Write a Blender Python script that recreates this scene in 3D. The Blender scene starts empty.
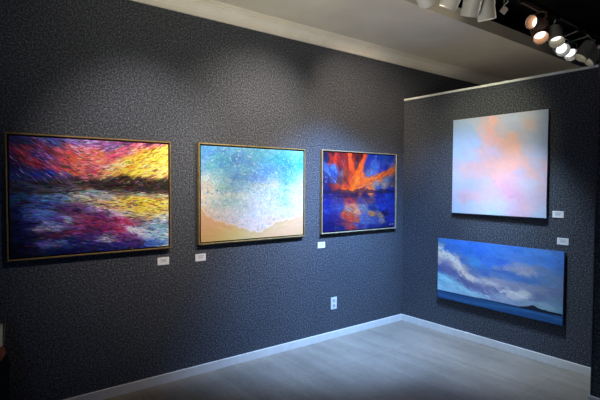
import bpy, bmesh, math, random
import numpy as np
from mathutils import Vector, Matrix

SC = bpy.context.scene
COL = SC.collection
# ------------------------------------------------------------------ camera
# corner of the two walls is the world origin: the long wall is the plane y=0, the partition the plane x=0
CAM_LOC = (-4.2745, -3.5642, 1.6)
CAM_F, CAM_R, CAM_U = (0.610872, 0.790968, -0.034709), (0.791535, -0.611107, 0.004633), (0.017546, 0.030303, 0.999387)
FOCAL_PX = 464.74

cd = bpy.data.cameras.new('camera')
cd.sensor_width = 36.0
cd.lens = FOCAL_PX * 36.0 / 600.0
cam = bpy.data.objects.new('camera', cd)
m = Matrix.Identity(4)
for i in range(3):
    m[i][0] = CAM_R[i]; m[i][1] = CAM_U[i]; m[i][2] = -CAM_F[i]; m[i][3] = CAM_LOC[i]
cam.matrix_world = m
COL.objects.link(cam)
SC.camera = cam
SC.view_settings.view_transform = 'Standard'
SC.view_settings.look = 'None'
SC.view_settings.gamma = 1.0
SC.view_settings.exposure = 0.0
SC.view_settings.use_curve_mapping = False
# ------------------------------------------------------------------ world and daylight
W = bpy.data.worlds.new('world'); SC.world = W; W.use_nodes = True
W.node_tree.nodes['Background'].inputs[0].default_value = (0.10, 0.30, 1.0, 1)
W.node_tree.nodes['Background'].inputs[1].default_value = 0.03

def area(name, loc, target, sx, sy, power, color, spread=180):
    l = bpy.data.lights.new(name, 'AREA'); l.shape = 'RECTANGLE'; l.size = sx; l.size_y = sy
    l.energy = power; l.color = color; l.spread = math.radians(spread)
    o = bpy.data.objects.new(name, l); COL.objects.link(o); o.location = loc
    o.rotation_euler = (Vector(target) - Vector(loc)).to_track_quat('-Z', 'Y').to_euler()
    return o
# daylight through the shop window behind the viewer
area('window_daylight', (-8.2, -8.2, 1.75), (-0.7, -1.0, 0.9), 1.6, 1.1, 40, (0.20, 0.42, 1.0), 180)
# added warm fill from below, standing in for bounced light on the soffit
area('soffit_fill', (-4.9, -2.6, 0.5), (-2.2, -0.8, 3.1), 1.0, 0.8, 12, (1.0, 0.92, 0.76), 58)

# ------------------------------------------------------------------ helpers
def link(name, bm, mat, parent=None, loc=None, smooth=False):
    me = bpy.data.meshes.new(name); bm.normal_update(); bm.to_mesh(me); bm.free()
    if smooth:
        me.polygons.foreach_set('use_smooth', [True] * len(me.polygons))
    o = bpy.data.objects.new(name, me); COL.objects.link(o)
    if mat: me.materials.append(mat)
    if parent: o.parent = parent
    if loc: o.location = loc
    return o

def thing(name, label, cat, loc=(0, 0, 0), group=None):
    o = bpy.data.objects.new(name, None); COL.objects.link(o); o.location = loc
    o.empty_display_size = 0.1
    o['label'] = label; o['category'] = cat
    if group: o['group'] = group
    return o

def box(bm, x0, x1, y0, y1, z0, z1):
    v = [bm.verts.new(c) for c in ((x0,y0,z0),(x1,y0,z0),(x1,y1,z0),(x0,y1,z0),(x0,y0,z1),(x1,y0,z1),(x1,y1,z1),(x0,y1,z1))]
    for f in ((0,3,2,1),(4,5,6,7),(0,1,5,4),(1,2,6,5),(2,3,7,6),(3,0,4,7)):
        bm.faces.new([v[i] for i in f])

def bevelled(bm, w, seg=2):
    bmesh.ops.bevel(bm, geom=bm.edges[:], offset=w, segments=seg, profile=0.6, affect='EDGES')

def ring_frame(d):
    d = Vector(d).normalized()
    a = Vector((0, 0, 1)) if abs(d.z) < 0.9 else Vector((1, 0, 0))
    x = a.cross(d).normalized(); y = d.cross(x)
    return d, x, y

def lathe(bm, org, d, prof, n=32, cap0=False, cap1=False):
    """profile: (distance along d, radius)"""
    d, x, y = ring_frame(d); org = Vector(org); rings = []
    for t, r in prof:
        rings.append([bm.verts.new(org + d*t + (x*math.cos(2*math.pi*k/n) + y*math.sin(2*math.pi*k/n))*r) for k in range(n)])
    for a, b in zip(rings, rings[1:]):
        for k in range(n):
            bm.faces.new((a[k], a[(k+1) % n], b[(k+1) % n], b[k]))
    if cap0: bm.faces.new(rings[0][::-1])
    if cap1: bm.faces.new(rings[-1])

def rod(bm, a, b, r, n=12):
    a, b = Vector(a), Vector(b); lathe(bm, a, b-a, [(0, r), ((b-a).length, r)], n, True, True)

def structure(o):
    o['kind'] = 'structure'; return o

# ------------------------------------------------------------------ materials
def srgb(h):
    c = [int(h[i:i+2], 16)/255 for i in (0, 2, 4)]
    return tuple(x/12.92 if x <= .04045 else ((x+.055)/1.055)**2.4 for x in c)

def mat(name, color, rough=0.6, metal=0.0, noise=0.0, scale=40, bump=0.0, spec=0.5, stretch=(1,1,1)):
    M = bpy.data.materials.new(name); M.use_nodes = True; N = M.node_tree.nodes; L = M.node_tree.links
    B = N['Principled BSDF']; B.inputs['Base Color'].default_value = (*color, 1)
    B.inputs['Roughness'].default_value = rough; B.inputs['Metallic'].default_value = metal
    B.inputs['Specular IOR Level'].default_value = spec
    tc = N.new('ShaderNodeTexCoord'); mp = N.new('ShaderNodeMapping'); mp.inputs['Scale'].default_value = stretch
    L.new(tc.outputs['Object'], mp.inputs['Vector'])
    nz = N.new('ShaderNodeTexNoise'); nz.inputs['Scale'].default_value = scale; nz.inputs['Detail'].default_value = 4
    L.new(mp.outputs[0], nz.inputs['Vector'])
    if noise:
        mx = N.new('ShaderNodeMix'); mx.data_type = 'RGBA'
        mx.inputs['A'].default_value = (*[c*(1-noise) for c in color], 1)
        mx.inputs['B'].default_value = (*[min(1, c*(1+noise)) for c in color], 1)
        r = N.new('ShaderNodeMapRange'); r.inputs['From Min'].default_value = .3; r.inputs['From Max'].default_value = .7
        L.new(nz.outputs['Fac'], r.inputs['Value']); L.new(r.outputs[0], mx.inputs['Factor'])
        L.new(mx.outputs['Result'], B.inputs['Base Color'])
    if bump:
        b = N.new('ShaderNodeBump'); b.inputs['Strength'].default_value = bump; b.inputs['Distance'].default_value = .003
        L.new(nz.outputs['Fac'], b.inputs['Height']); L.new(b.outputs[0], B.inputs['Normal'])
    return M

def fabric_mat():
    M = bpy.data.materials.new('charcoal_wall_fabric'); M.use_nodes = True; N = M.node_tree.nodes; L = M.node_tree.links
    B = N['Principled BSDF']; B.inputs['Roughness'].default_value = .95; B.inputs['Specular IOR Level'].default_value = .1
    tc = N.new('ShaderNodeTexCoord')
    n1 = N.new('ShaderNodeTexNoise'); n1.inputs['Scale'].default_value = 135; n1.inputs['Detail'].default_value = 5; n1.inputs['Roughness'].default_value = .75
    n2 = N.new('ShaderNodeTexNoise'); n2.inputs['Scale'].default_value = 2.5; n2.inputs['Detail'].default_value = 3
    L.new(tc.outputs['Object'], n1.inputs['Vector']); L.new(tc.outputs['Object'], n2.inputs['Vector'])
    r = N.new('ShaderNodeValToRGB')
    e = r.color_ramp.elements
    e[0].position = .34; e[0].color = (.012, .0135, .017, 1)
    e[1].position = .66; e[1].color = (.215, .238, .28, 1)
    k = e.new(.5); k.color = (.066, .072, .085, 1)
    n3 = N.new('ShaderNodeTexNoise'); n3.inputs['Scale'].default_value = 82; n3.inputs['Detail'].default_value = 3; n3.inputs['Roughness'].default_value = .6
    L.new(tc.outputs['Object'], n3.inputs['Vector'])
    mf = N.new('ShaderNodeMix'); mf.inputs['Factor'].default_value = .62
    L.new(n1.outputs['Fac'], mf.inputs[2]); L.new(n3.outputs['Fac'], mf.inputs[3]); L.new(mf.outputs[0], r.inputs['Fac'])
    mx = N.new('ShaderNodeMix'); mx.data_type = 'RGBA'; mx.blend_type = 'MULTIPLY'; mx.inputs['Factor'].default_value = 1
    r2 = N.new('ShaderNodeMapRange'); r2.inputs['To Min'].default_value = .85; r2.inputs['To Max'].default_value = 1.15
    L.new(n2.outputs['Fac'], r2.inputs['Value']); L.new(r.outputs[0], mx.inputs['A']); L.new(r2.outputs[0], mx.inputs['B'])
    L.new(mx.outputs['Result'], B.inputs['Base Color'])
    b = N.new('ShaderNodeBump'); b.inputs['Strength'].default_value = .5; b.inputs['Distance'].default_value = .004
    L.new(n1.outputs['Fac'], b.inputs['Height']); L.new(b.outputs[0], B.inputs['Normal'])
    return M

def floor_mat():
    M = bpy.data.materials.new('grey_brushed_floor'); M.use_nodes = True; N = M.node_tree.nodes; L = M.node_tree.links
    B = N['Principled BSDF']; B.inputs['Roughness'].default_value = .55; B.inputs['Specular IOR Level'].default_value = .35
    tc = N.new('ShaderNodeTexCoord')
    br = N.new('ShaderNodeTexBrick'); br.offset = 0.5
    br.inputs['Color1'].default_value = (.33, .28, .225, 1); br.inputs['Color2'].default_value = (.31, .262, .21, 1)
    br.inputs['Mortar'].default_value = (.24, .205, .165, 1)
    br.inputs['Scale'].default_value = 1; br.inputs['Mortar Size'].default_value = .0035; br.inputs['Mortar Smooth'].default_value = .6
    br.inputs['Brick Width'].default_value = .61; br.inputs['Row Height'].default_value = .61
    L.new(tc.outputs['Object'], br.inputs['Vector'])
    def nz(sc, stretch, det=4):
        mp = N.new('ShaderNodeMapping'); mp.inputs['Scale'].default_value = stretch
        n = N.new('ShaderNodeTexNoise'); n.inputs['Scale'].default_value = sc; n.inputs['Detail'].default_value = det
        L.new(tc.outputs['Object'], mp.inputs['Vector']); L.new(mp.outputs[0], n.inputs['Vector']); return n
    a = nz(1.0, (9, .9, 1)); c = nz(2.3, (1, 1, 1)); g = nz(60, (1, .25, 1))
    prev = br.outputs['Color']
    for n, lo, hi in ((a, .86, 1.14), (c, .88, 1.12), (g, .90, 1.10)):
        r = N.new('ShaderNodeMapRange'); r.inputs['From Min'].default_value = .3; r.inputs['From Max'].default_value = .7
        r.inputs['To Min'].default_value = lo; r.inputs['To Max'].default_value = hi
        L.new(n.outputs['Fac'], r.inputs['Value'])
        mx = N.new('ShaderNodeMix'); mx.data_type = 'RGBA'; mx.blend_type = 'MULTIPLY'; mx.inputs['Factor'].default_value = 1
        L.new(prev, mx.inputs['A']); L.new(r.outputs[0], mx.inputs['B']); prev = mx.outputs['Result']
    L.new(prev, B.inputs['Base Color'])
    b = N.new('ShaderNodeBump'); b.inputs['Strength'].default_value = .15; b.inputs['Distance'].default_value = .002
    L.new(g.outputs['Fac'], b.inputs['Height']); L.new(b.outputs[0], B.inputs['Normal'])
    return M

def paint_mat(name, rough=.5, bump=.25, scale=220):
    M = bpy.data.materials.new(name); M.use_nodes = True; N = M.node_tree.nodes; L = M.node_tree.links
    B = N['Principled BSDF']; B.inputs['Roughness'].default_value = rough; B.inputs['Specular IOR Level'].default_value = .3
    at = N.new('ShaderNodeAttribute'); at.attribute_name = 'paint'
    tc = N.new('ShaderNodeTexCoord'); nz = N.new('ShaderNodeTexNoise'); nz.inputs['Scale'].default_value = scale
    L.new(tc.outputs['Object'], nz.inputs['Vector'])
    r = N.new('ShaderNodeMapRange'); r.inputs['To Min'].default_value = .9; r.inputs['To Max'].default_value = 1.1
    L.new(nz.outputs['Fac'], r.inputs['Value'])
    mx = N.new('ShaderNodeMix'); mx.data_type = 'RGBA'; mx.blend_type = 'MULTIPLY'; mx.inputs['Factor'].default_value = 1
    L.new(at.outputs['Color'], mx.inputs['A']); L.new(r.outputs[0], mx.inputs['B']); L.new(mx.outputs['Result'], B.inputs['Base Color'])
    b = N.new('ShaderNodeBump'); b.inputs['Strength'].default_value = bump; b.inputs['Distance'].default_value = .001
    L.new(nz.outputs['Fac'], b.inputs['Height']); L.new(b.outputs[0], B.inputs['Normal'])
    return M

def glow(name, color, strength):
    M = bpy.data.materials.new(name); M.use_nodes = True; N = M.node_tree.nodes; L = M.node_tree.links
    B = N['Principled BSDF']; B.inputs['Base Color'].default_value = (.8, .8, .8, 1)
    B.inputs['Emission Color'].default_value = (*color, 1); B.inputs['Emission Strength'].default_value = strength
    return M

FAB = fabric_mat(); FLOOR = floor_mat()
PLASTER = mat('soffit_plaster', (.70, .66, .55), .85, noise=.06, scale=3, bump=.1)
CROWN = mat('crown_paint', (.90, .86, .75), .5, noise=.04, scale=8)
WHITE = mat('baseboard_paint', (.80, .78, .73), .4, noise=.05, scale=12)
BLACKC = mat('black_ceiling', (.006, .006, .006), .9, noise=.3, scale=5)
RAIL = mat('rail_aluminium', (.92, .91, .88), .4, noise=.05, scale=30)
SEAM = mat('seam_trim', (.10, .10, .115), .6, noise=.1, scale=30)
GOLD = mat('gold_frame', (.42, .27, .10), .42, metal=.55, noise=.25, scale=25, bump=.15)
GOLD2 = mat('antique_gold_frame', (.42, .31, .13), .45, metal=.35, noise=.25, scale=25, bump=.15)
CHAMP = mat('champagne_frame', (.50, .40, .25), .5, metal=.25, noise=.2, scale=25, bump=.15)
GAP = mat('frame_channel', (.012, .011, .010), .8, noise=.2, scale=30)
CANVAS = mat('canvas_edge', (.10, .13, .20), .8, noise=.15, scale=120, bump=.3)
CARD = mat('card_stock', (.92, .92, .92), .6, noise=.03, scale=60)
INK = mat('grey_ink', (.30, .30, .33), .7, noise=.1, scale=60)
PLATE = mat('outlet_plastic', (.74, .76, .80), .35, noise=.03, scale=40)
FACE = mat('outlet_face', (.42, .43, .46), .4, noise=.03)
SLOT = mat('outlet_slot', (.05, .05, .06), .6, noise=.1, scale=40)
LAMPW = mat('lamp_white_enamel', (.74, .74, .70), .45, noise=.06, scale=20)
LAMPG = mat('lamp_grey_enamel', (.50, .50, .46), .5, noise=.08, scale=20)
LAMPB = mat('lamp_copper_enamel', (.20, .12, .09), .5, noise=.15, scale=20)
BAFFLE = mat('lamp_baffle', (.30, .29, .24), .5, noise=.08, scale=20)
COPPERIN = mat('lamp_copper_inside', (.60, .32, .15), .5, noise=.1, scale=20)
TRACKM = mat('black_track', (.012, .012, .012), .5, noise=.1, scale=20)
BRIGHT = glow('lamp_lens_lit', (1.0, .93, .82), 1.8)
BRIGHTC = glow('lamp_lens_lit_cool', (.93, .95, 1.0), 1.8)

# ------------------------------------------------------------------ setting
WALL_TOP, CEIL, SOF = 2.964, 3.083, -1.045
RAILZ = 2.588
bm = bmesh.new(); box(bm, -9, 4, -10, 0.1, -.06, 0); structure(link('floor', bm, FLOOR))
bm = bmesh.new(); box(bm, -4.6, 4.0, 0, .12, 0, 3.3); structure(link('wall_left', bm, FAB))
bm = bmesh.new(); box(bm, 0, .10, -2.75, 0, 0, RAILZ-.022); structure(link('wall_right', bm, FAB))
bm = bmesh.new(); box(bm, -.57, -.47, -4.0, -2.226, 0, RAILZ-.022); structure(link('wall_partition', bm, FAB))
bm = bmesh.new(); box(bm, -4.6, 4.0, SOF, 0, CEIL, CEIL+.10); structure(link('ceiling', bm, PLASTER))
bm = bmesh.new(); box(bm, -9, 4.2, -10, .12, 3.62, 3.68); structure(link('ceiling_upper', bm, BLACKC))
bm = bmesh.new(); box(bm, -5.92, -5.80, -4.4, -3.9, 0, 3.62); box(bm, -5.92, -5.80, -10, -8.0, 0, 3.62); box(bm, -5.92, -5.80, -8.0, -4.4, 1.55, 3.62); structure(link('wall_blocker', bm, BLACKC))  # added unseen wall; opening and lintel shaped to cut the window light
bm = bmesh.new(); box(bm, 4.0, 4.12, -10, .12, 0, 3.62); structure(link('wall_far', bm, BLACKC))
# vertical face of the dropped soffit
bm = bmesh.new(); box(bm, -4.6, 4.0, SOF-.02, SOF, CEIL-.001, CEIL+.118); structure(link('trim_1', bm, PLASTER))
# crown moulding swept along the long wall
prof = [(0, WALL_TOP), (.022, WALL_TOP), (.022, WALL_TOP+.03), (.030, WALL_TOP+.036), (.034, WALL_TOP+.05),
        (.046, WALL_TOP+.066), (.066, WALL_TOP+.080), (.078, WALL_TOP+.084), (.078, WALL_TOP+.094), (.088, WALL_TOP+.098), (.088, CEIL-.001), (.098, CEIL-.001), (.098, CEIL-.016), (.108, CEIL-.016), (.108, CEIL), (0, CEIL)]
bm = bmesh.new()
A = [bm.verts.new((-4.6, -d, z)) for d, z in prof]; Bv = [bm.verts.new((4.0, -d, z)) for d, z in prof]
for i in range(len(prof)):
    j = (i+1) % len(prof); bm.faces.new((A[i], A[j], Bv[j], Bv[i]))
bm.faces.new(A[::-1]); bm.faces.new(Bv)
bmesh.ops.recalc_face_normals(bm, faces=bm.faces)
structure(link('trim_2', bm, CROWN))

def baseboard(name, x0, x1, y0, y1):
    b = bmesh.new(); box(b, x0, x1, y0, y1, 0, .076)
    bevelled(b, .003, 1); return structure(link(name, b, WHITE))
baseboard('baseboard_left', -4.6, -.001, -.012, .001)
baseboard('baseboard_right', -.012, .001, -2.75, -.012)
baseboard('baseboard_partition', -.583, -.457, -4.0, -2.213)

def rail(name, x0, x1, y0, y1):
    b = bmesh.new(); box(b, x0, x1, y0, y1, RAILZ-.022, RAILZ); bevelled(b, .004, 2); return structure(link(name, b, RAIL))
rail('trim_3', -.010, .110, -2.755, -.002)
rail('trim_4', -.580, -.460, -4.0, -2.216)
bm = bmesh.new(); box(bm, -.574, -.570, -2.232, -2.226, .076, RAILZ-.022); structure(link('trim_5', bm, SEAM))

# ------------------------------------------------------------------ paintings
# each control value: position across, position down (thousandths), pigment colour; the sunset's left side has shade mixed in
CTRL = {
'sunset': """18,20,202260 86,31,282d5a 168,-1,464178 252,26,323c78 340,-7,6e6eaa 430,-6,6e5a96 59,115,6e233c 101,112,82283c 144,151,3c326e
195,89,782846 222,147,6e3c78 47,213,461e46 127,218,8c1e32 83,278,282864 279,169,b43c3c 309,99,be505a 368,182,c8503c 429,109,d26e6e
447,223,dc6e5a 279,255,963c50 367,287,be503c 15,239,191e50 15,320,142364 137,318,142378 221,316,192882 337,331,503c64 29,385,282837
164,384,1e191e 278,384,2d2323 397,356,32231e 29,418,323750 164,426,3c4664 306,418,5a6478 427,409,463732 55,451,23232d 191,460,3c3232
366,444,645f55 28,499,1e4678 191,511,3c6ea0 276,504,5a82a0 395,506,aaaa8c 461,18,825a8c 524,22,965082 588,54,8c5a96 655,3,6e325a
723,7,5a285a 793,2,c8646e 865,15,6e2850 938,0,c8828c 991,-14,f0963c 491,132,d25a46 542,138,e67846 601,126,aa3c50 668,94,be5a64
737,71,c86e64 828,65,f0a03c 901,61,faaa28 983,55,fabe46 459,222,d25050 522,247,c86e6e 587,245,e6a064 654,215,f0be6e 722,166,f0b43c
792,143,fab432 864,140,f5be3c 975,154,fac846 490,293,be3c3c 554,300,c87850 620,280,f0a03c 687,260,fab428 756,277,f5be3c 863,255,fac850
975,271,fac864 459,329,8c5a50 554,327,b48c5a 490,391,231e1e 586,372,1e1612 653,353,281c14 756,371,1e1612 863,389,281e14 974,389,231c14
521,436,3c3c41 686,427,28201c 862,437,2d231e 974,448,3c3228 586,409,1e1814 791,409,1e1814 921,418,231a14 707,390,1e1612 457,480,829696
553,482,96a096 686,465,5a554b 790,475,969682 936,487,aaa078 457,543,96a08c 520,563,c8aa6e 618,547,dcb45a 720,540,f0be3c 826,543,f5be32
936,565,f5be32 989,546,f0c85a 456,605,6e6496 520,626,96828c 598,611,dcb482 685,614,ebb450 789,637,f0b43c 898,641,f0be46 981,625,e6be5a
456,668,5a2864 519,671,64285a 584,656,9678a0 651,668,b4aaaa 719,672,c8b48c 825,677,dcbe6e 973,694,bec8aa 487,732,822850 571,738,78325a
637,723,962850 705,746,a03246 789,732,785a64 861,756,788c96 950,761,789696 455,802,5a1e50 551,809,6e1e50 650,798,962846 718,803,dcdcf0
788,828,c8d7f5 875,815,96b4dc 972,822,82b4c8 454,874,321e5a 550,883,c8c8dc 518,861,3c2864 636,881,5a235a 732,880,783c6e 824,878,bed2f0
919,887,78a0d2 980,902,96c8dc 454,946,141950 550,956,1e1e5a 649,957,1e286e 752,948,321e50 860,959,3c5aaa 934,966,5a82c8 987,972,78a0be
453,1000,0f1446 582,1005,0f1950 28,524,1e3250 108,551,283c6e 190,545,325a96 265,529,506e96 365,532,788278 426,551,8c6e5a 27,622,0c1232
107,642,4664b4 151,627,5a82c8 207,596,465a96 276,599,3c285a 334,627,50285a 395,594,5a3c5a 26,728,080c2d 106,725,141950 206,723,788cc8
263,701,3c3278 334,697,a0aac8 394,727,6e2850 431,693,963c50 25,835,060828 105,826,0c1046 171,772,9682a0 257,770,8296c8 188,833,321e3c
244,838,501e3c 321,809,5a2850 393,815,6e325a 24,933,040519 104,942,060828 187,909,505a96 261,908,5a64a0 332,898,0f195a 405,887,3c1e50
272,961,080c3c 361,971,0a0f46""",
'beach': """19,47,5aaaf0 78,64,4696eb 182,47,5aa5e6 299,29,6eb9eb 421,21,6ebeeb 35,149,6eb4f5 147,143,5ab9d7 236,139,46a0c8 327,146,3c82dc
393,110,64aaeb 441,163,64a0e4 18,252,82bef0 103,229,64bedc 182,195,5096dc 299,222,6eb4eb 393,241,78bee6 27,314,c8e1f0 121,312,96cde1
209,310,82bedc 327,330,5a96dc 412,317,6eaae1 18,407,e1dcd7 103,417,bedce1 182,438,8cbec8 299,416,82b4dc 412,416,96c8e1 18,510,ebe1d2
120,522,dce1e1 226,523,c8d7dc 346,514,c8dcd7 509,38,5ab4e6 588,33,6ec3e1 691,4,6ec3e1 796,-3,5abecd 928,-11,78cde1 489,127,64b9e6
619,121,5ab4dc 712,117,46b4be 797,148,32a0a0 906,108,5abec8 973,165,3caab4 489,238,6eb4e6 589,236,5f9ce0 691,210,5aa0dc 797,206,4696be
906,226,5ab4c8 489,327,6698e0 569,349,6ea0e0 691,324,82b4e6 797,311,50a0dc 884,309,6ebed7 974,308,aad2dc 489,427,b4c8c8 589,427,bed2be
671,405,dcdcc8 776,439,96cddc 907,428,bed7dc 986,440,dce1e6 490,539,c8dcdc 640,542,bed2e1 766,521,96c8e1 908,546,d7e1eb 18,592,e1e1eb
120,595,aad7e1 235,566,8cc8dc 346,602,b4d7e1 441,604,c8dce6 9,654,ebd7b4 60,687,e6dce1 164,702,d7dce6 299,698,cddce1 441,704,cddce6
17,747,e6be82 77,792,e1c396 146,765,dcd7e1 253,793,d7d7e6 393,768,e1e1eb 17,871,e8c891 120,879,e6be82 181,852,ebc896 253,890,ebcdaa
346,853,e1dce1 441,893,e6e1eb 17,975,e1be82 164,968,e8c88c 299,947,ebcd96 441,971,ebd2aa 539,630,cdd7e6 692,635,bed2e6 777,579,96c8e6
964,643,e1e1eb 539,742,dce1eb 692,727,d7dceb 853,722,d7dceb 987,716,e6e1dc 559,856,e6e1eb 641,839,ebd2be 724,833,ebc396 853,817,ebc896
988,789,ebcda0 490,919,ebe1dc 590,927,ebc896 746,927,e8c896 909,916,e6c38c 988,946,e1c38c 540,990,ebd296 746,985,e6cd96""",
'fire': """17,16,1e1e50 103,11,3c1932 205,5,6e2832 337,23,f06428 404,19,6e1e1e 473,28,50191e 529,12,f05a28 614,34,1e3cbe 761,27,1e46d2
945,31,1e46d2 30,102,1e235a 129,97,c83c1e 206,94,962828 297,89,822828 351,126,e65a28 432,83,3c1e3c 516,106,f5641e 586,103,283caa
688,112,3c6edc 837,92,285ad7 961,58,285adc 30,189,3c6ed2 117,186,4682dc 207,195,5a2846 298,167,962828 379,203,f05a1e 474,187,fa6e1e
559,171,323c8c 674,207,3c78e6 839,189,1e3cbe 962,143,5a78c8 31,288,283c82 118,274,2850b4 233,259,6e6e82 312,257,823c28 366,294,b43c28
434,280,fa6e1e 503,279,f06e32 574,264,5a6eaa 690,261,6e78be 809,245,dc7846 947,199,f0823c 31,388,1e236e 131,349,3c5096 208,348,503c50
286,360,6e2828 367,373,dc5a28 448,359,fa8228 546,344,e66e32 646,316,f0823c 764,301,f07832 855,327,6e82a0 964,311,3c508c 81,438,6e2832
183,425,aa3c28 287,425,be4628 367,451,f0781e 477,425,dc6e3c 590,425,be6e50 691,397,9696a0 841,397,969696 965,396,5a5a6e 32,463,191e6e
157,476,78283c 274,477,f06e1e 381,490,fa821e 505,491,fa7828 619,479,e68246 736,452,3c5aaa 951,481,1932aa 32,550,191e82 171,527,282364
288,541,3c1946 409,543,32193c 548,532,281e5a 737,548,19288c 951,551,1e3cb4 33,638,1928a0 171,629,3c3c8c 342,607,822846 479,611,504682
620,600,5a466e 768,631,1e32aa 952,622,193cbe 34,725,1e3caa 185,706,3250aa 369,687,c88264 343,725,a08c8c 508,718,6e82a0 651,737,1e3c8c
799,715,1e3cbe 954,763,283cbe 34,825,19238c 160,820,282882 250,786,c85032 343,790,b45a3c 438,768,c89678 537,813,5064aa 651,791,b48250
770,825,8c8278 846,786,191e5a 971,806,1e32a0 85,917,14196e 212,887,3c286e 344,856,be4628 453,888,aa5a46 523,893,4678be 652,887,3c5aaa
801,896,6e82a0 956,905,1e3cbe 35,976,141978 213,977,1e2378 385,950,963c46 482,957,3c3c8c 653,982,192882 848,982,142378 973,1019,14288c
994,184,e8783c 885,215,e67838 824,244,f07838 734,288,f07832 646,330,f07832 561,384,f07828 884,159,2846c8 763,205,3250d2 646,262,5078dc
964,269,8c6e6e 886,327,5a78aa 79,37,8c2832 154,58,c83c28 270,-12,961e28 391,72,8c2820 433,149,5a2832 55,250,5078c8 92,136,a03228
272,245,a03c28 206,144,8c2828 211,758,3c468c 278,891,783c50 172,769,28329b 440,927,465aa0 580,869,5064a0 711,863,3c50a0 342,607,a04646
368,556,3c1e46 893,887,1e329b""",
'pink': """33,32,aac8f0 142,53,a5c8f5 259,44,b9cdf0 371,46,c8c8e1 448,63,ebc3c8 532,33,becdf0 685,40,b4cdf5 830,37,becdeb 968,25,b4cdf0
35,139,a5c8f5 203,143,a5c8f5 351,145,d2c8e1 428,152,ebbebe 535,151,c8c8e6 688,145,b4c8f0 832,121,cdc3d7 970,144,afc8f0 37,268,aacdf5
263,262,aac8f5 430,232,e1bec8 537,250,e6bebe 660,249,dcbec3 739,236,bec3e1 882,247,afc8f0 974,281,aac3eb 40,386,afcdf5 208,394,b9c8eb
378,391,d7becd 487,376,d2c3e1 591,332,e6bebe 672,356,ebbeb9 790,363,bec3e1 931,389,b4c3e6 29,483,c3c8e6 115,528,e1c3c8 268,500,e1bec3
414,504,ebbebe 542,498,ebbeb9 665,492,ebb9b9 793,486,e1b9c3 915,490,bebedc 979,510,d2b9c8 31,591,c8d2eb 211,582,dcc8d2 349,574,e6c3c8
491,606,ebbebe 617,598,e1b9c8 746,571,c3b9dc 861,573,e1b9be 972,602,c8bed7 33,699,c3d2eb 214,687,c3cde6 384,656,cdc8dc 493,666,e6b9c3
588,706,dcafc8 699,676,d7b9cd 826,685,c8c8e1 956,703,d2bed2 35,828,c8d2eb 133,836,dcbecd 274,833,e1c3cd 387,819,d7c3d7 527,766,d2bedc
620,774,dcaac8 721,792,d7afcd 827,761,cdbed7 958,787,cdbed7 37,936,bed7f0 218,918,c3d2eb 389,911,cdd2eb 550,895,cdcde6 703,879,d7bed7
802,904,e1becd 896,900,d7c3d7 988,924,c3d2eb 38,980,b9d7f0 445,980,bed7f0 944,982,b9d2f0""",
'seascape': """18,32,3c78c8 115,29,326ed7 226,23,326edc 340,15,2d69dc 466,20,3773dc 570,27,3c78dc 19,149,7896be 116,144,3269cd 254,145,2d69d7
384,146,2d64d7 508,147,3773dc 20,250,bec3cd 79,302,96a0be 136,304,6e8cc3 174,343,bebec8 228,312,466ebe 343,313,3c7dd2 469,279,376ed7
572,251,3264d2 21,384,969bb9 80,435,5a69a0 137,435,828cb4 193,419,aaaabe 248,452,969bb9 319,447,506eb4 429,444,3c64be 550,377,3c64be
22,502,3c55a0 90,532,5a64a0 166,525,5064a5 239,519,8c91b4 302,563,a0a0b4 372,587,6e82b4 455,544,8c96b4 552,527,8291b9 23,636,5aa0cd
101,628,64a0d2 195,646,648cbe 258,625,5064a0 347,675,5a69a5 432,676,6473aa 537,653,5a69a5 25,805,78afdc 141,797,78afdc 260,802,78a5d7
374,775,7896cd 474,768,788cbe 570,761,829bc8 547,32,3c78dc 661,36,376ed7 771,40,417ddc 874,43,417ddc 973,33,3c6ecd 548,182,3c73d7
663,167,4678d2 772,168,4178d7 876,168,3c73d7 974,168,3c6ecd 664,313,6e87be 738,306,8291be 843,289,5a7dbe 956,282,4673be 551,482,5078c3
666,445,416ec3 775,438,416ebe 879,432,5078b9 964,430,5a78b4 552,587,8291b9 645,599,7887b4 741,579,6e82b4 846,569,6e82af 959,568,5a73aa
553,692,5a6eaa 631,708,aab9d7 734,668,aabed7 813,681,5a73aa 961,691,5a82b4 555,828,7896c8 670,825,7391c3 779,809,789bc8 883,793,78a0c8
975,795,5a8cbe""",
}

def parse(name):
    a = []
    for t in CTRL[name].split():
        u, v, h = t.split(','); a.append((int(u)/999, int(v)/999, *[int(h[i:i+2], 16)/255 for i in (0, 2, 4)]))
    return np.array(a)

def vnoise(r, ny, nx, cy, cx):
    g = r.normal(size=(cy+2, cx+2)); y = np.linspace(0, cy, ny, endpoint=False); x = np.linspace(0, cx, nx, endpoint=False)
    yi = y.astype(int); xi = x.astype(int); fy = (y-yi)[:, None]; fx = (x-xi)[None, :]
    fy = fy*fy*(3-2*fy); fx = fx*fx*(3-2*fx)
    a = g[yi][:, xi]; b = g[yi][:, xi+1]; c = g[yi+1][:, xi]; d = g[yi+1][:, xi+1]
    return (a*(1-fx)+b*fx)*(1-fy) + (c*(1-fx)+d*fx)*fy

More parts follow.
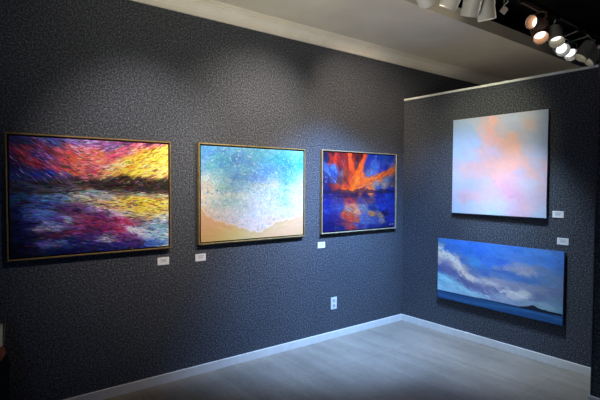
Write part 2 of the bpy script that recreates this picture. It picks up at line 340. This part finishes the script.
def field(name, nx, ny, aspect, e=.0006, pw=2.4, flow=None, el=1.8, warp=.02, seed=3):
    """underpainting: pigment spread from the control values, stretched along the brush direction"""
    P = parse(name); u = (np.arange(nx)+.5)/nx; v = (np.arange(ny)+.5)/ny
    U, V = np.meshgrid(u, v); acc = np.zeros((ny, nx, 3)); ws = np.zeros((ny, nx))
    r = np.random.default_rng(seed)
    Uw = U + warp*(vnoise(r, ny, nx, 9, 12) + .5*vnoise(r, ny, nx, 22, 30)); Vw = V + warp*aspect*.6*(vnoise(r, ny, nx, 9, 12) + .5*vnoise(r, ny, nx, 22, 30))
    for q in P:
        dx = Uw-q[0]; dy = (Vw-q[1])/aspect
        if flow:
            a = flow(q[0], q[1]); dx, dy = (dx*math.cos(a)+dy*math.sin(a))/el, (-dx*math.sin(a)+dy*math.cos(a))
        w = 1/(dx*dx+dy*dy+e)**pw; acc += w[..., None]*q[2:5]; ws += w
    return acc/ws[..., None], U, V

def strokes(img, hgt, rng, n, flow, ln, wd, jit, amp, aspect, pick=None, alpha=(.5, 1), region=None, wob=0.0):
    """lay short brush strokes that take their pigment from the underpainting"""
    ny, nx, _ = img.shape; base = img.copy()
    px = ny*aspect/nx       # square units: 1 = painting width
    for _ in range(n):
        u, v = rng.random(), rng.random()
        if region and not region(u, v, rng): continue
        a = flow(u, v, rng); L = ln*(.5+rng.random())*.5; Wd = wd*(.5+rng.random())*.5
        x, y = u*nx, v*ny
        lx, wx = L*nx, max(Wd*nx, .45)
        ex = int(abs(lx*math.cos(a)) + abs(wx*math.sin(a)) + 2); ey = int(abs(lx*math.sin(a)) + abs(wx*math.cos(a)) + 2)
        x0, x1, y0, y1 = max(0, int(x-ex)), min(nx, int(x+ex+1)), max(0, int(y-ey)), min(ny, int(y+ey+1))
        if x1 <= x0 or y1 <= y0: continue
        Y, X = np.mgrid[y0:y1, x0:x1]; dx = X-x; dy = Y-y
        s = (dx*math.cos(a) + dy*math.sin(a))/lx; t = (-dx*math.sin(a) + dy*math.cos(a))/wx + wob*(s*s)
        m = np.clip(1.35*(1-(s**4+t*t)), 0, 1)
        c = base[min(ny-1, int(y)), min(nx-1, int(x))].copy()
        if pick is not None:
            pc = pick(u, v, rng, c)
            if pc is not None: c = np.array(pc)
        c = np.clip(c*(1+jit*rng.normal()) + jit*.25*rng.normal(size=3), .005, .99)
        al = (alpha[0] + (alpha[1]-alpha[0])*rng.random())*m
        img[y0:y1, x0:x1] = img[y0:y1, x0:x1]*(1-al[..., None]) + c*al[..., None]
        hgt[y0:y1, x0:x1] = hgt[y0:y1, x0:x1]*(1-al*.5) + al*amp*rng.random()

def daub(img, hgt, rng, pts, col, n, spread, ln, wd, alpha=(.4, .9), jit=.06):
    """strokes of one mixed colour laid along a line"""
    ny, nx, _ = img.shape; pts = np.array(pts); k = np.arange(len(pts))
    for _ in range(n):
        q = rng.random()*(len(pts)-1); u = np.interp(q, k, pts[:, 0]); v = np.interp(q, k, pts[:, 1])
        i = min(int(q), len(pts)-2); a = math.atan2((pts[i+1, 1]-pts[i, 1])*ny, (pts[i+1, 0]-pts[i, 0])*nx) + rng.normal()*.35
        x = (u+rng.normal()*spread)*nx; y = (v+rng.normal()*spread)*ny; lx = ln*nx*(.4+.6*rng.random()); wx = max(.5, wd*nx*(.4+.6*rng.random()))
        e = int(lx+wx+2); x0, x1, y0, y1 = max(0, int(x)-e), min(nx, int(x)+e), max(0, int(y)-e), min(ny, int(y)+e)
        if x1 <= x0 or y1 <= y0: continue
        Y, X = np.mgrid[y0:y1, x0:x1]; dx = X-x; dy = Y-y
        s = (dx*math.cos(a)+dy*math.sin(a))/lx; t = (-dx*math.sin(a)+dy*math.cos(a))/wx
        al = np.clip(1.3*(1-(s*s+t*t)), 0, 1)*(alpha[0]+(alpha[1]-alpha[0])*rng.random())
        c = np.clip(np.array(col)*(1+jit*rng.normal()), 0, .99)
        img[y0:y1, x0:x1] = img[y0:y1, x0:x1]*(1-al[..., None]) + c*al[..., None]
        hgt[y0:y1, x0:x1] += al*.0004

def painted_face(name, img, hgt, frame, u0, u1, z0, z1, depth, material, parent, gain=(1, 1, 1)):
    """frame 'L' lies on the long wall (x runs along it), 'R' on the partition (y runs along it)"""
    ny, nx, _ = img.shape
    co = np.zeros((ny, nx, 3)); uu = np.linspace(0, 1, nx); vv = np.linspace(0, 1, ny)
    U, V = np.meshgrid(uu, vv)
    edge = np.clip(np.minimum(np.minimum(U, 1-U), np.minimum(V, 1-V))*60, 0, 1)
    d = depth + hgt*edge
    S = u0 + (u1-u0)*U; Z = z1 + (z0-z1)*V
    if frame == 'L': co[..., 0] = -S; co[..., 1] = -d
    else: co[..., 0] = -d; co[..., 1] = -S
    co[..., 2] = Z
    me = bpy.data.meshes.new(name)
    idx = np.arange(nx*ny).reshape(ny, nx)
    F = np.stack([idx[:-1, :-1], idx[1:, :-1], idx[1:, 1:], idx[:-1, 1:]], -1).reshape(-1, 4)
    me.from_pydata(co.reshape(-1, 3).tolist(), [], F.tolist())
    at = me.attributes.new('paint', 'FLOAT_COLOR', 'POINT')
    lin = np.where(img <= .04045, img/12.92, ((img+.055)/1.055)**2.4)*np.array(gain)
    rgba = np.ones((nx*ny, 4), dtype=np.float32); rgba[:, :3] = np.clip(lin, 0, .92).reshape(-1, 3)
    at.data.foreach_set('color', rgba.ravel())
    me.materials.append(material); me.polygons.foreach_set('use_smooth', [True]*len(me.polygons)); me.update()
    o = bpy.data.objects.new(name, me); COL.objects.link(o); o.parent = parent
    if parent: o.matrix_parent_inverse = Matrix.Translation(-Vector(parent.location))
    return o

def pbox(name, boxes, material, parent, bev=0):
    b = bmesh.new()
    for q in boxes: box(b, *q)
    if bev: bevelled(b, bev, 2)
    o = link(name, b, material, parent); o.matrix_parent_inverse = Matrix.Translation(-Vector(parent.location)); return o

def frame_mesh(bm, s0, s1, z0, z1, w, d0, d1):
    """mitred rectangular moulding on the long wall, s measured to the left of the corner"""
    prof = [(0, d0), (0, d1-.003), (.002, d1), (w-.002, d1), (w, d1-.003), (w, d0+.008)]
    rings = []
    for ins, d in prof:
        rings.append([bm.verts.new((-s, -d, z)) for s, z in ((s0-ins, z0+ins), (s1+ins, z0+ins), (s1+ins, z1-ins), (s0-ins, z1-ins))])
    for a, b in zip(rings, rings[1:]):
        for k in range(4): bm.faces.new((a[k], a[(k+1) % 4], b[(k+1) % 4], b[k]))
    bmesh.ops.recalc_face_normals(bm, faces=bm.faces)

PM = paint_mat('thick_oil_paint', .42, .3, 160); PS = paint_mat('smooth_oil_paint', .6, .3, 300)
INS = .021
def framed(name_label, s0, s1, z1, z0, frame_m, img, hgt, gain, group):
    cx = -(s0+s1)/2
    t = thing('framed_painting', name_label, 'painting', (cx, 0, z0), group)
    b = bmesh.new(); frame_mesh(b, s0, s1, z0, z1, .010, .004, .038)
    o = link('frame', b, frame_m, t); o.matrix_parent_inverse = Matrix.Translation(-Vector(t.location))
    w = .0098
    pbox('backing', [(-s0+w, -s1-w, -.012, -.004, z0+w, z1-w)], GAP, t)
    pbox('stretcher', [(-s0+INS, -s1-INS, -.0315, -.010, z0+INS, z1-INS)], GAP, t)
    painted_face('canvas', img, hgt, 'L', s0-INS, s1+INS, z0+INS, z1-INS, .032, PM, t, gain)
    return t

rng = np.random.default_rng(5)
# 1 sunset over water, heavy strokes
def make_sunset():
    nx, ny = 340, 250; asp = ny/nx*1.0; asp = 1.068/.797
    f0 = lambda u, v: float(np.interp(u, [0, .3, .5, .65, 1], [.65, .40, -.1, -.32, -.42])) if v < .38 else .05
    img, U, V = field('sunset', nx, ny, asp, .0003, 2.4, f0, 2.0, .012)
    hgt = np.zeros((ny, nx))
    def flow(u, v, r):
        if v < .40: return float(np.interp(u, [0, .3, .5, .65, 1], [.65, .40, -.1, -.32, -.42])) + r.normal()*.22
        if v < .56: return r.normal()*.12
        return .10 + r.normal()*.16
    def pick(u, v, r, c):
        q = r.random()
        if v < .38:
            if .5 < q < .56 and u < .6: return (.30, .27, .42)
            if q < .07: return c*.55 + np.array([.40, .33, .36])
            if q < .10 and u > .45: return (.99, .86, .45)
            if q < .20: return c*.35
            if q < .26: return c*.8 + .12*np.array([1, 1, 1.2])
        elif v < .50:
            if q < .10: return (.10, .07, .05)
            if q < .14 : return (.36, .36, .36)
        else:
            if q < .09: return c*.55 + np.array([.30, .34, .42])*(.35+.65*min(1, u*1.6))
            if q < .105 and u < .7: return (.45, .12, .20)
            if q < .22 and u < .78: return (.04, .06, .24)
            if q < .30: return c*.4
        return None
    strokes(img, hgt, rng, 3500, flow, .055, .010, .22, .0015, asp)
    strokes(img, hgt, rng, 5000, flow, .035, .005, .30, .0022, asp, pick)
    strokes(img, hgt, rng, 4200, lambda u, v, r: r.normal()*.15, .05, .006, .25, .002, asp,
            lambda u, v, r, c: (.10, .07, .05) if r.random() < .85 else ((.34, .34, .33) if r.random() < .6 else (.45, .33, .2)), (.5, 1),
            lambda u, v, r: .375+.03*math.cos(u*5)*(u < .5) < v < .465+.02*math.sin(u*9) and r.random() < (.14+.95*u))
    return img, hgt
def make_beach():
    nx, ny = 300, 240; asp = 1.07/.8
    img, U, V = field('beach', nx, ny, asp, .0010, 2.0, lambda u, v: .1, 1.5, .015)
    sand = parse('beach')
    # foam edge: v as a function of u
    ue = [0, .05, .12, .2, .3, .42, .52, .62, .68, .75, .85, 1.0]; ve = [.62, .72, .77, .80, .84, .89, .93, .885, .84, .81, .80, .76]
    E = np.interp(U, ue, ve) + .008*np.sin(U*60) + .006*np.sin(U*113+1)
    below = V > E
    sandc = np.stack([.905+.03*np.sin(U*7+V*9), .775+.03*np.sin(U*5+1+V*12), .565+.05*np.sin(U*6+V*8+2)], -1)
    img = np.where(below[..., None], sandc*.75+img*.25, img)
    line = np.exp(-((V-E)/.012)**2)[..., None]
    img = img*(1-line*.7) + np.array([.95, .92, .92])*line*.7
    wet = np.exp(-((V-E-.03)/.015)**2)[..., None]*.25*below[..., None]
    img = img*(1-wet) + np.array([.86, .68, .48])*wet
    hgt = np.zeros((ny, nx))
    top = lambda u, v, r: v < np.interp(u, ue, ve)-.02
    def pick(u, v, r, c):
        q = r.random()
        if v < .5:
            if q < .13: return (.82, .93, .96)
            if q < .24: return (.26, .52, .86)
            if q < .33: return (.30, .70, .72)
            if q < .37: return (.72, .80, .62)
        else:
            if q < .24: return (.97, .97, .98)
            if q < .36: return (.60, .80, .87)
            if q < .44: return (.78, .84, .72)
            if q < .48: return (.70, .70, .80)
        return None
    strokes(img, hgt, rng, 3200, lambda u, v, r: r.normal()*.5, .04, .012, .07, .001, asp, None, (.3, .8), top)
    strokes(img, hgt, rng, 5200, lambda u, v, r: r.random()*3.14, .026, .006, .10, .0018, asp, pick, (.4, .9), top, 1.2)
    strokes(img, hgt, rng, 500, lambda u, v, r: .35+r.normal()*.3 if u < .5 else -.3+r.normal()*.3, .12, .02, .03, .0004, asp, None, (.2, .5), lambda u, v, r: v > np.interp(u, ue, ve)+.03)
    return img, hgt
def make_fire():
    nx, ny = 280, 220; asp = 1.074/.804
    img, U, V = field('fire', nx, ny, asp, .0002, 2.8, lambda u, v: math.atan2(v-.55, u-.36) if v < .47 else .2, 1.6, .010)
    # distant hills
    hz = .475 + .012*np.sin(U*21) + .006*np.sin(U*55) - .02*np.exp(-((U-.52)/.12)**2)
    hill = (V > hz) & (V < .525)
    img[hill] = img[hill]*.35 + np.array([.12, .10, .28])*.65
    hgt = np.zeros((ny, nx))
    def flow(u, v, r):
        if v < .47: return math.atan2(v-.55, u-.36) + r.normal()*.3
        return (.1 if v < .6 else .25) + r.normal()*.3
    def pick(u, v, r, c):
        q = r.random()
        if v < .46 and c[0] > .6:
            if q < .12: return (1, .62, .25)
            if q < .24: return (.72, .20, .10)
            if q < .28: return (.36, .12, .14)
        elif v < .46:
            if q < .06: return (.55, .68, .92)
        else:
            if q < .05: return (.45, .60, .85)
            if q < .15: return (.06, .08, .38)
            if q < .26: return (.14, .22, .66)
        return None
    strokes(img, hgt, rng, 2400, flow, .05, .012, .14, .001, asp, None, (.4, .9), lambda u, v, r: not (.46 < v < .53))
    strokes(img, hgt, rng, 3000, flow, .035, .006, .18, .0018, asp, pick, (.3, .8), lambda u, v, r: not (.455 < v < .53))
    for (u, v) in ((.915, .955), (.93, .955), (.955, .95), (.97, .955)):
        x, y = int(u*nx), int(v*ny); img[y:y+3, x:x+3] = (.65, .68, .75)
    return img, hgt
def make_pink():
    nx, ny = 200, 200
    img, U, V = field('pink', nx, ny, 1.0, .0006, 2.2, lambda u, v: .5, 1.4, .02)
    hgt = np.zeros((ny, nx))
    strokes(img, hgt, rng, 1500, lambda u, v, r: .3+r.normal()*.6, .10, .03, .018, .0002, 1.0, None, (.15, .45))
    strokes(img, hgt, rng, 1200, lambda u, v, r: .3+r.normal()*.6, .05, .012, .025, .0003, 1.0, None, (.15, .45))
    return img, hgt
def make_sea():
    nx, ny = 300, 150; asp = 1.28/.642
    img, U, V = field('seascape', nx, ny, asp, .0002, 2.6, lambda u, v: .55 if (u < .5 and v > .2) else .05, 2.0, .012, 8)
    hgt = np.zeros((ny, nx))
    strokes(img, hgt, rng, 1600, lambda u, v, r: .12+r.normal()*.35, .07, .018, .05, .0004, asp, None, (.2, .6))
    strokes(img, hgt, rng, 1500, lambda u, v, r: .2+r.normal()*.5, .03, .007, .06, .0006, asp, None, (.2, .6))
    daub(img, hgt, rng, [(.0, .16), (.06, .24), (.11, .26), (.16, .33), (.20, .42), (.26, .54), (.33, .60)], (.80, .81, .86), 260, .022, .022, .008, (.2, .65))
    daub(img, hgt, rng, [(.30, .56), (.38, .60), (.48, .60), (.58, .66)], (.66, .70, .82), 160, .025, .03, .008, (.15, .5))
    daub(img, hgt, rng, [(.02, .45), (.12, .50), (.24, .66), (.36, .74), (.5, .76)], (.30, .36, .62), 200, .03, .03, .010, (.15, .5))
    daub(img, hgt, rng, [(.55, .70), (.62, .66), (.70, .70), (.74, .71)], (.76, .82, .93), 60, .012, .02, .005, (.3, .8))
    daub(img, hgt, rng, [(.0, .62), (.12, .68), (.3, .80), (.45, .84)], (.50, .74, .90), 160, .02, .04, .008, (.2, .6))
    daub(img, hgt, rng, [(.52, .36), (.62, .32), (.72, .36), (.8, .37)], (.56, .60, .74), 90, .02, .03, .010, (.15, .45))
    hz = .868 - .012*U
    sea = V > hz
    n = np.sin(V*190+U*6+2*np.sin(U*11))*.02 + rng.normal(size=(ny, nx))*.008
    w = np.exp(-((V-.93-.03*np.sin(U*6))/.022)**2)*.05
    seac = np.stack([.10+n+w*.9, .26+n*1.3+w*1.4+.03*U, .50+n*1.6+w*1.4+.05*U], -1)
    img[sea] = seac[sea]
    far = sea & (V < hz+.02); img[far] = (.07, .19, .40)
    ui = [.70, .735, .765, .785, .80, .815, .83, .85, .88, .93, 1.0]; hi = [0, .015, .03, .052, .058, .05, .035, .028, .022, .018, .012]
    isl = (V > hz-np.interp(U, ui, hi, left=0)) & (V < hz+.016) & (U > .70)
    img[isl] = (.055, .095, .20)
    strokes(img, hgt, rng, 700, lambda u, v, r: r.normal()*.06, .06, .008, .12, .0006, asp, None, (.2, .6), lambda u, v, r: v > .90)
    return img, hgt

GL = 'framed seascapes on the long wall'
# overall pigment strength of each painting
TONE = dict(sunset=(1.5, 1.42, 1.75), beach=(.86, .82, .80), fire=(.85, .54, .42), pink=(1.1, 1.0, .92), seascape=(2.0, 1.55, 1.08))
im, hg = make_sunset()
framed('gold-framed painting of a yellow and purple sunset over dark water', 3.945, 2.837, 1.925, 1.086, GOLD, im, hg, TONE['sunset'], GL)
im, hg = make_beach()
framed('gold-framed painting of turquoise water and white foam on pale sand', 2.601, 1.488, 1.934, 1.091, GOLD2, im, hg, TONE['beach'], GL)
im, hg = make_fire()
framed('framed painting of an orange fiery cloud over a deep blue sea, near the corner', 1.273, .157, 1.943, 1.097, CHAMP, im, hg, TONE['fire'], GL)

def canvas_R(label, s0, s1, z1, z0, img, hgt, gain, edge_m):
    t = thing('canvas_painting', label, 'painting', (0, -(s0+s1)/2, z0), 'unframed canvases on the partition')
    pbox('canvas_wrap', [(-.0375, -.012, -s1, -s0, z0, z1)], edge_m, t)
    pbox('hanging_cleat', [(-.012, -.001, -s1+.15, -s0-.15, z1-.12, z1-.07)], GAP, t)
    painted_face('painted_face', img, hgt, 'R', s0, s1, z0, z1, .038, PS, t, gain)
im, hg = make_pink()
canvas_R('unframed square canvas of pink clouds in a pale blue sky, above the wide seascape', .686, 1.645, 2.269, 1.306, im, hg, TONE['pink'], CANVAS)
im, hg = make_sea()
canvas_R('unframed wide canvas of blue sky, grey clouds and dark sea with a small island', .522, 1.803, 1.024, .382, im, hg, TONE['seascape'], mat('canvas_edge_blue', (.06, .13, .36), .8, noise=.15, scale=120, bump=.3))

# ------------------------------------------------------------------ title cards
def card(label, side, s, z, w=.094, h=.060):
    loc = (-s, 0, z-h/2) if side == 'L' else (0, -s, z-h/2)
    t = thing('title_card', label, 'label card', loc, 'white title cards beside the paintings')
    def bx(a, b, z0, z1, d0, d1):
        return (-b, -a, -d1, -d0, z0, z1) if side == 'L' else (-d1, -d0, -b, -a, z0, z1)
    pbox('card', [bx(s-w/2, s+w/2, z-h/2, z+h/2, .001, .006)], CARD, t, .001)
    rows = [(.012, .62), (.002, .44), (-.007, .52)]
    pbox('printed_lines', [bx(s-w*f/2, s+w*f/2, z+dz, z+dz+.0035, .006, .0064) for dz, f in rows], INK, t)
card('white title card below the right corner of the sunset painting', 'L', 2.890, .983)
card('white title card below the left corner of the beach foam painting', 'L', 2.570, .983)
card('white title card below the left corner of the orange cloud painting', 'L', 1.250, .985)
card('white title card beside the bottom right corner of the pink cloud canvas', 'R', 1.730, 1.343)
card('white title card just above the right end of the wide seascape canvas', 'R', 1.775, 1.110)

# ------------------------------------------------------------------ outlet
t = thing('wall_outlet', 'white electrical outlet low on the long wall under the orange cloud painting', 'outlet', (-1.077, 0, .305))
pbox('cover_plate', [(-1.077-.040, -1.077+.040, -.007, 0, .305, .430)], PLATE, t, .002)
for zc in (.342, .394):
    b = bmesh.new(); lathe(b, (-1.077, -.006, zc), (0, -1, 0), [(0, .017), (.003, .017), (.004, .015)], 24, False, True)
    r_ = link('receptacle', b, FACE, t); r_.matrix_parent_inverse = Matrix.Translation(-Vector(t.location))
    b = bmesh.new(); box(b, -1.077-.008, -1.077-.0055, -.0106, -.0098, zc-.003, zc+.007); box(b, -1.077+.0055, -1.077+.008, -.0106, -.0098, zc-.003, zc+.007)
    lathe(b, (-1.077, -.0098, zc-.009), (0, -1, 0), [(0, .0026), (.0008, .0026)], 12, False, True)
    s_ = link('slot', b, SLOT, r_); s_.matrix_parent_inverse = Matrix.Translation(-Vector(t.location))

# ------------------------------------------------------------------ lighting track and lamps
TRZ, TRY = 3.20, -1.5
t = thing('lighting_track', 'black lighting track hung below the dark ceiling, carrying the spotlights', 'track', (-.9, TRY, TRZ))
pbox('track_bar', [(-4.3, 2.6, TRY-.018, TRY+.018, TRZ, TRZ+.032)], TRACKM, t, .003)
for k in range(4):
    b = bmesh.new(); rod(b, (-3.9+k*1.95, TRY, TRZ+.03), (-3.9+k*1.95, TRY, 3.62), .006)
    o = link('hanger_rod', b, TRACKM, t); o.matrix_parent_inverse = Matrix.Translation(-Vector(t.location))
bm = bmesh.new(); rod(bm, (1.2, -4.6, 3.5), (3.9, -.4, 3.5), .03, 16)
o = link('ceiling_pipe', bm, mat('dark_pipe', (.03, .03, .032), .5, noise=.1)); o['label'] = 'dark pipe running across the black ceiling at upper right'; o['category'] = 'pipe'

def lamp(label, ap, d, body_m, lens_m, power=0, color=(1, .9, .78), angle=60, R=.07, L=.20, blend=.8, soft=.05):
    ap = Vector(ap); d = Vector(d).normalized(); piv = ap - d*(L*.5)
    base = Vector((piv.x - d.x*.02, TRY, TRZ))
    t = thing('track_spotlight', label, 'spotlight', base, 'spotlights on the lighting track')
    inv = Matrix.Translation(-base)
    def add(name, b, mm, smooth=False):
        o = link(name, b, mm, t, smooth=False); o.matrix_parent_inverse = inv; return o
    b = bmesh.new()
    lathe(b, ap - d*L, d, [(0, .001), (0, R*.55), (.012, R*.80), (.03, R*.93), (.05, R*.96), (.055, R*.93), (.062, R*.93), (.066, R*.97), (L-.012, R), (L, R), (L, R-.004), (L-.02, R-.006), (L-.078, R*.86)], 36)
    add('housing', b, body_m)
    b = bmesh.new(); lathe(b, ap - d*.078, d, [(0, .001), (0, R*.80), (.066, R*.915)], 36)
    add('baffle', b, COPPERIN if body_m is LAMPB else BAFFLE)
    b = bmesh.new(); lathe(b, ap - d*.076, d, [(0, R*.76), (.006, R*.68), (.010, R*.4), (.011, .001)], 36)
    add('lens', b, lens_m)
    # U bracket
    dd, x, y = ring_frame(d)
    side = d.cross(Vector((0, 0, 1)));
    if side.length < .2: side = Vector((1, 0, 0))
    side.normalize(); up = Vector((0, 0, 1)); up = (up - d*up.dot(d)); 
    if up.length < .35: up = (piv*0 + Vector((0, 0, 1)) - d*.4)
    up.normalize()
    top = piv + (Vector((0, 0, 1)) - d*.25).normalized()*(R+.035)
    if abs(d.z) > .75: top = ap - d*(L+.022); 
    pts = [piv + side*(R+.004), piv + side*(R+.008) + (top-piv)*.75, top + side*.02, top - side*.02, piv - side*(R+.008) + (top-piv)*.75, piv - side*(R+.004)]
    b = bmesh.new()
    for p0, p1 in zip(pts, pts[1:]): rod(b, p0, p1, .006, 8)
    add('bracket', b, body_m)
    b = bmesh.new(); rod(b, top, (base.x, base.y, TRZ-.02), .007, 10)
    add('stem', b, body_m)
    b = bmesh.new(); box(b, base.x-.045, base.x+.045, base.y-.016, base.y+.016, TRZ-.028, TRZ+.001)
    add('track_adapter', b, TRACKM)
    if power:
        l = bpy.data.lights.new('spot_beam', 'SPOT'); l.energy = power; l.color = color; l.spot_size = math.radians(angle); l.spot_blend = blend; l.shadow_soft_size = soft
        o = bpy.data.objects.new('spot_beam', l); COL.objects.link(o); o.parent = t; o.matrix_parent_inverse = inv
        o.location = ap + d*.01; o.rotation_euler = d.to_track_quat('-Z', 'Y').to_euler()
    return t

HEADS = {
    'A': ((-1.486, -1.445, 2.915), (-0.088, 0.548, -0.832)),
    'B': ((-1.258, -1.445, 2.919), (0.031, 0.555, -0.832)),
    'C': ((-0.99, -1.458, 2.915), (0.214, 0.417, -0.883)),
    'D': ((-0.799, -1.497, 2.915), (0.276, 0.031, -0.961)),
    'E': ((-0.376, -1.641, 2.951), (-0.977, 0.193, -0.094)),
    'F': ((0.18, -1.463, 2.97), (-0.533, -0.433, -0.727)),
    'G': ((0.341, -1.536, 2.946), (-0.403, -0.363, -0.84)),
    'H': ((0.826, -1.385, 2.992), (-0.68, -0.545, -0.49)),
    'I': ((1.106, -1.348, 2.997), (-0.632, -0.477, -0.611)),
    'J': ((1.039, -1.464, 2.929), (-0.431, 0.361, -0.827)),
    'K': ((1.534, -1.353, 2.99), (-0.491, 0.47, -0.734)),
}

PW = dict(A=88, B=760, C=330, D=205, P=205, Q=250, S=130, J=480)   # beam power of each lamp
def aim(ap, tgt): return tuple((Vector(tgt)-Vector(ap)).normalized())
WARM = (1, .84, .66); NEUT = (1, .91, .80); DAY = (.31, .54, 1.0); SOFT = (.90, .92, .84); PALE = (.72, .86, 1.0)
def H(k): return HEADS[k]
lamp('white spotlight cut by the top edge of the photo, leftmost on the track', H('A')[0], aim(H('A')[0], (0, -1.0, 2.05)), LAMPW, BRIGHT, PW['A'], (1, .93, .62), 52, blend=1.0)
lamp('white cylinder spotlight aimed away, second from the left at the top edge', *H('B'), LAMPW, BRIGHT, PW['B'], DAY, 66, blend=1.0)
lamp('white cylinder spotlight hanging nearly straight down, left of the one showing a lit rim', *H('C'), LAMPW, BRIGHT, PW['C'], DAY, 75, blend=1.0)
lamp('grey-white cylinder spotlight with a bright crescent showing at its mouth', *H('D'), LAMPW, BRIGHT, PW['D'], (.62, .80, 1), 50, blend=.9)
lamp('copper-toned spotlight turned sideways with its lit face to the left', *H('E'), LAMPB, BRIGHT, 5, WARM, 165, R=.058, L=.17)
lamp('copper-toned spotlight with its round lit face towards the viewer', *H('F'), LAMPB, BRIGHT, 5, WARM, 70)
lamp('grey spotlight with curved bracket, right of the copper ones', *H('G'), LAMPG, BRIGHT, 5, NEUT, 70)
lamp('small grey spotlight with bright face, below the curved bracket', *H('H'), LAMPG, BRIGHTC, 5, NEUT, 70)
lamp('small spotlight half hidden behind another bright one, near the rail', *H('I'), LAMPG, BRIGHTC, 5, NEUT, 70)
lamp('grey cylinder spotlight tilted down to the left just above the white rail', *H('J'), LAMPG, BRIGHT, PW['J'], NEUT, 90)
lamp('rightmost grey cylinder spotlight, lying against the tilted one above the rail', *H('K'), LAMPG, BRIGHT, 0)
# the same track carries on over the viewer's left, two lamps on the first paintings, one added to warm the corner wall
for x, tx, tz, pw, colr, ang, lab in ((-1.80, -2.0, 1.90, PW['P'], (1, .85, .70), 68, 'white spotlight on the track above the beach painting'), (-2.30, -.65, 2.35, PW['Q'], (1, .80, .60), 40, 'added unseen white spotlight on the track, warming the wall near the corner'), (-2.95, -3.05, 1.72, PW['S'], (1, .90, .84), 56, 'white spotlight on the track above the sunset painting')):
    ap = (x, -1.44, 2.95); lamp(lab, ap, aim(ap, (tx, 0, tz)), LAMPW, BRIGHT, pw, colr, ang, blend=1.0)
# paper tag hanging from a cord
t = thing('paper_tag', 'small white paper tag dangling from a thin cord beside the spotlights', 'tag', (-.556, -1.503, TRZ))
inv = Matrix.Translation(-Vector(t.location))
b = bmesh.new(); rod(b, (-.556, -1.503, TRZ), (-.556, -1.503, 3.09), .004, 8); rod(b, (-.535, -1.51, TRZ), (-.52, -1.515, 3.12), .004, 8); rod(b, (-.52, -1.515, 3.12), (-.556, -1.503, 3.085), .004, 8)
o = link('cord', b, mat('green_grey_cord', (.16, .2, .17), .6, noise=.1), t); o.matrix_parent_inverse = inv
b = bmesh.new()
cx = Vector(CAM_R); cz = Vector((0, 0, 1)); n_ = cx.cross(cz); c0 = Vector((-.562, -1.503, 3.045))
q = [c0 + cx*a_*.040 + cz*b_*.040 for a_, b_ in ((0, 1), (1, .15), (.15, -1), (-.9, -.2))]
f1 = [b.verts.new(p) for p in q]; f2 = [b.verts.new(p + n_*.002) for p in q]
b.faces.new(f1); b.faces.new(f2[::-1])
for i in range(4): b.faces.new((f1[i], f2[i], f2[(i+1) % 4], f1[(i+1) % 4]))
bmesh.ops.recalc_face_normals(b, faces=b.faces)
o = link('tag_paper', b, mat('tag_paper', (.5, .47, .46), .7, noise=.1), t); o.matrix_parent_inverse = inv

# ------------------------------------------------------------------ pedestal and jar at the left edge
PX, PY = -4.045, -.16
t = thing('pedestal', 'black display pedestal in the dark at the left edge, against the long wall', 'pedestal', (PX, PY, 0))
pbox('column', [(PX-.085, PX+.085, PY-.085, PY+.085, .03, .465)], mat('black_lacquer', (.006, .006, .007), .7, noise=.1), t, .004)
pbox('top_slab', [(PX-.09, PX+.09, PY-.09, PY+.09, .465, .49)], BLACKC, t, .003)
pbox('plinth', [(PX-.08, PX+.08, PY-.08, PY+.08, 0, .03)], BLACKC, t)
t = thing('terracotta_jar', 'dark terracotta jar with a pale rolled sheet in it, cut by the left edge', 'jar', (PX, PY, .49))
inv = Matrix.Translation(-Vector(t.location))
TER = mat('terracotta', (.45, .10, .04), .7, noise=.2, scale=12)
b = bmesh.new(); lathe(b, (PX, PY, .49), (0, 0, 1), [(0, .001), (0, .045), (.01, .056), (.03, .068), (.05, .072), (.07, .068), (.085, .062), (.092, .062), (.096, .066), (.096, .059), (.07, .058), (.02, .045), (.02, .001)], 40)
o = link('jar_body', b, TER, t, smooth=True); o.matrix_parent_inverse = inv
b = bmesh.new(); lathe(b, (PX+.006, PY, .515), (0.02, 0, 1), [(0, .048), (.20, .050), (.20, .046), (0.005, .044), (.005, .001)], 32)
o = link('rolled_paper', b, mat('pale_paper', (.85, .85, .72), .8, noise=.05), t, smooth=True); o.matrix_parent_inverse = inv
b = bmesh.new(); rod(b, (PX+.054, PY-.002, .52), (PX+.075, PY-.01, .745), .003, 8)
o = link('thin_stick', b, mat('stick_wood', (.3, .25, .15), .6, noise=.1), t); o.matrix_parent_inverse = inv
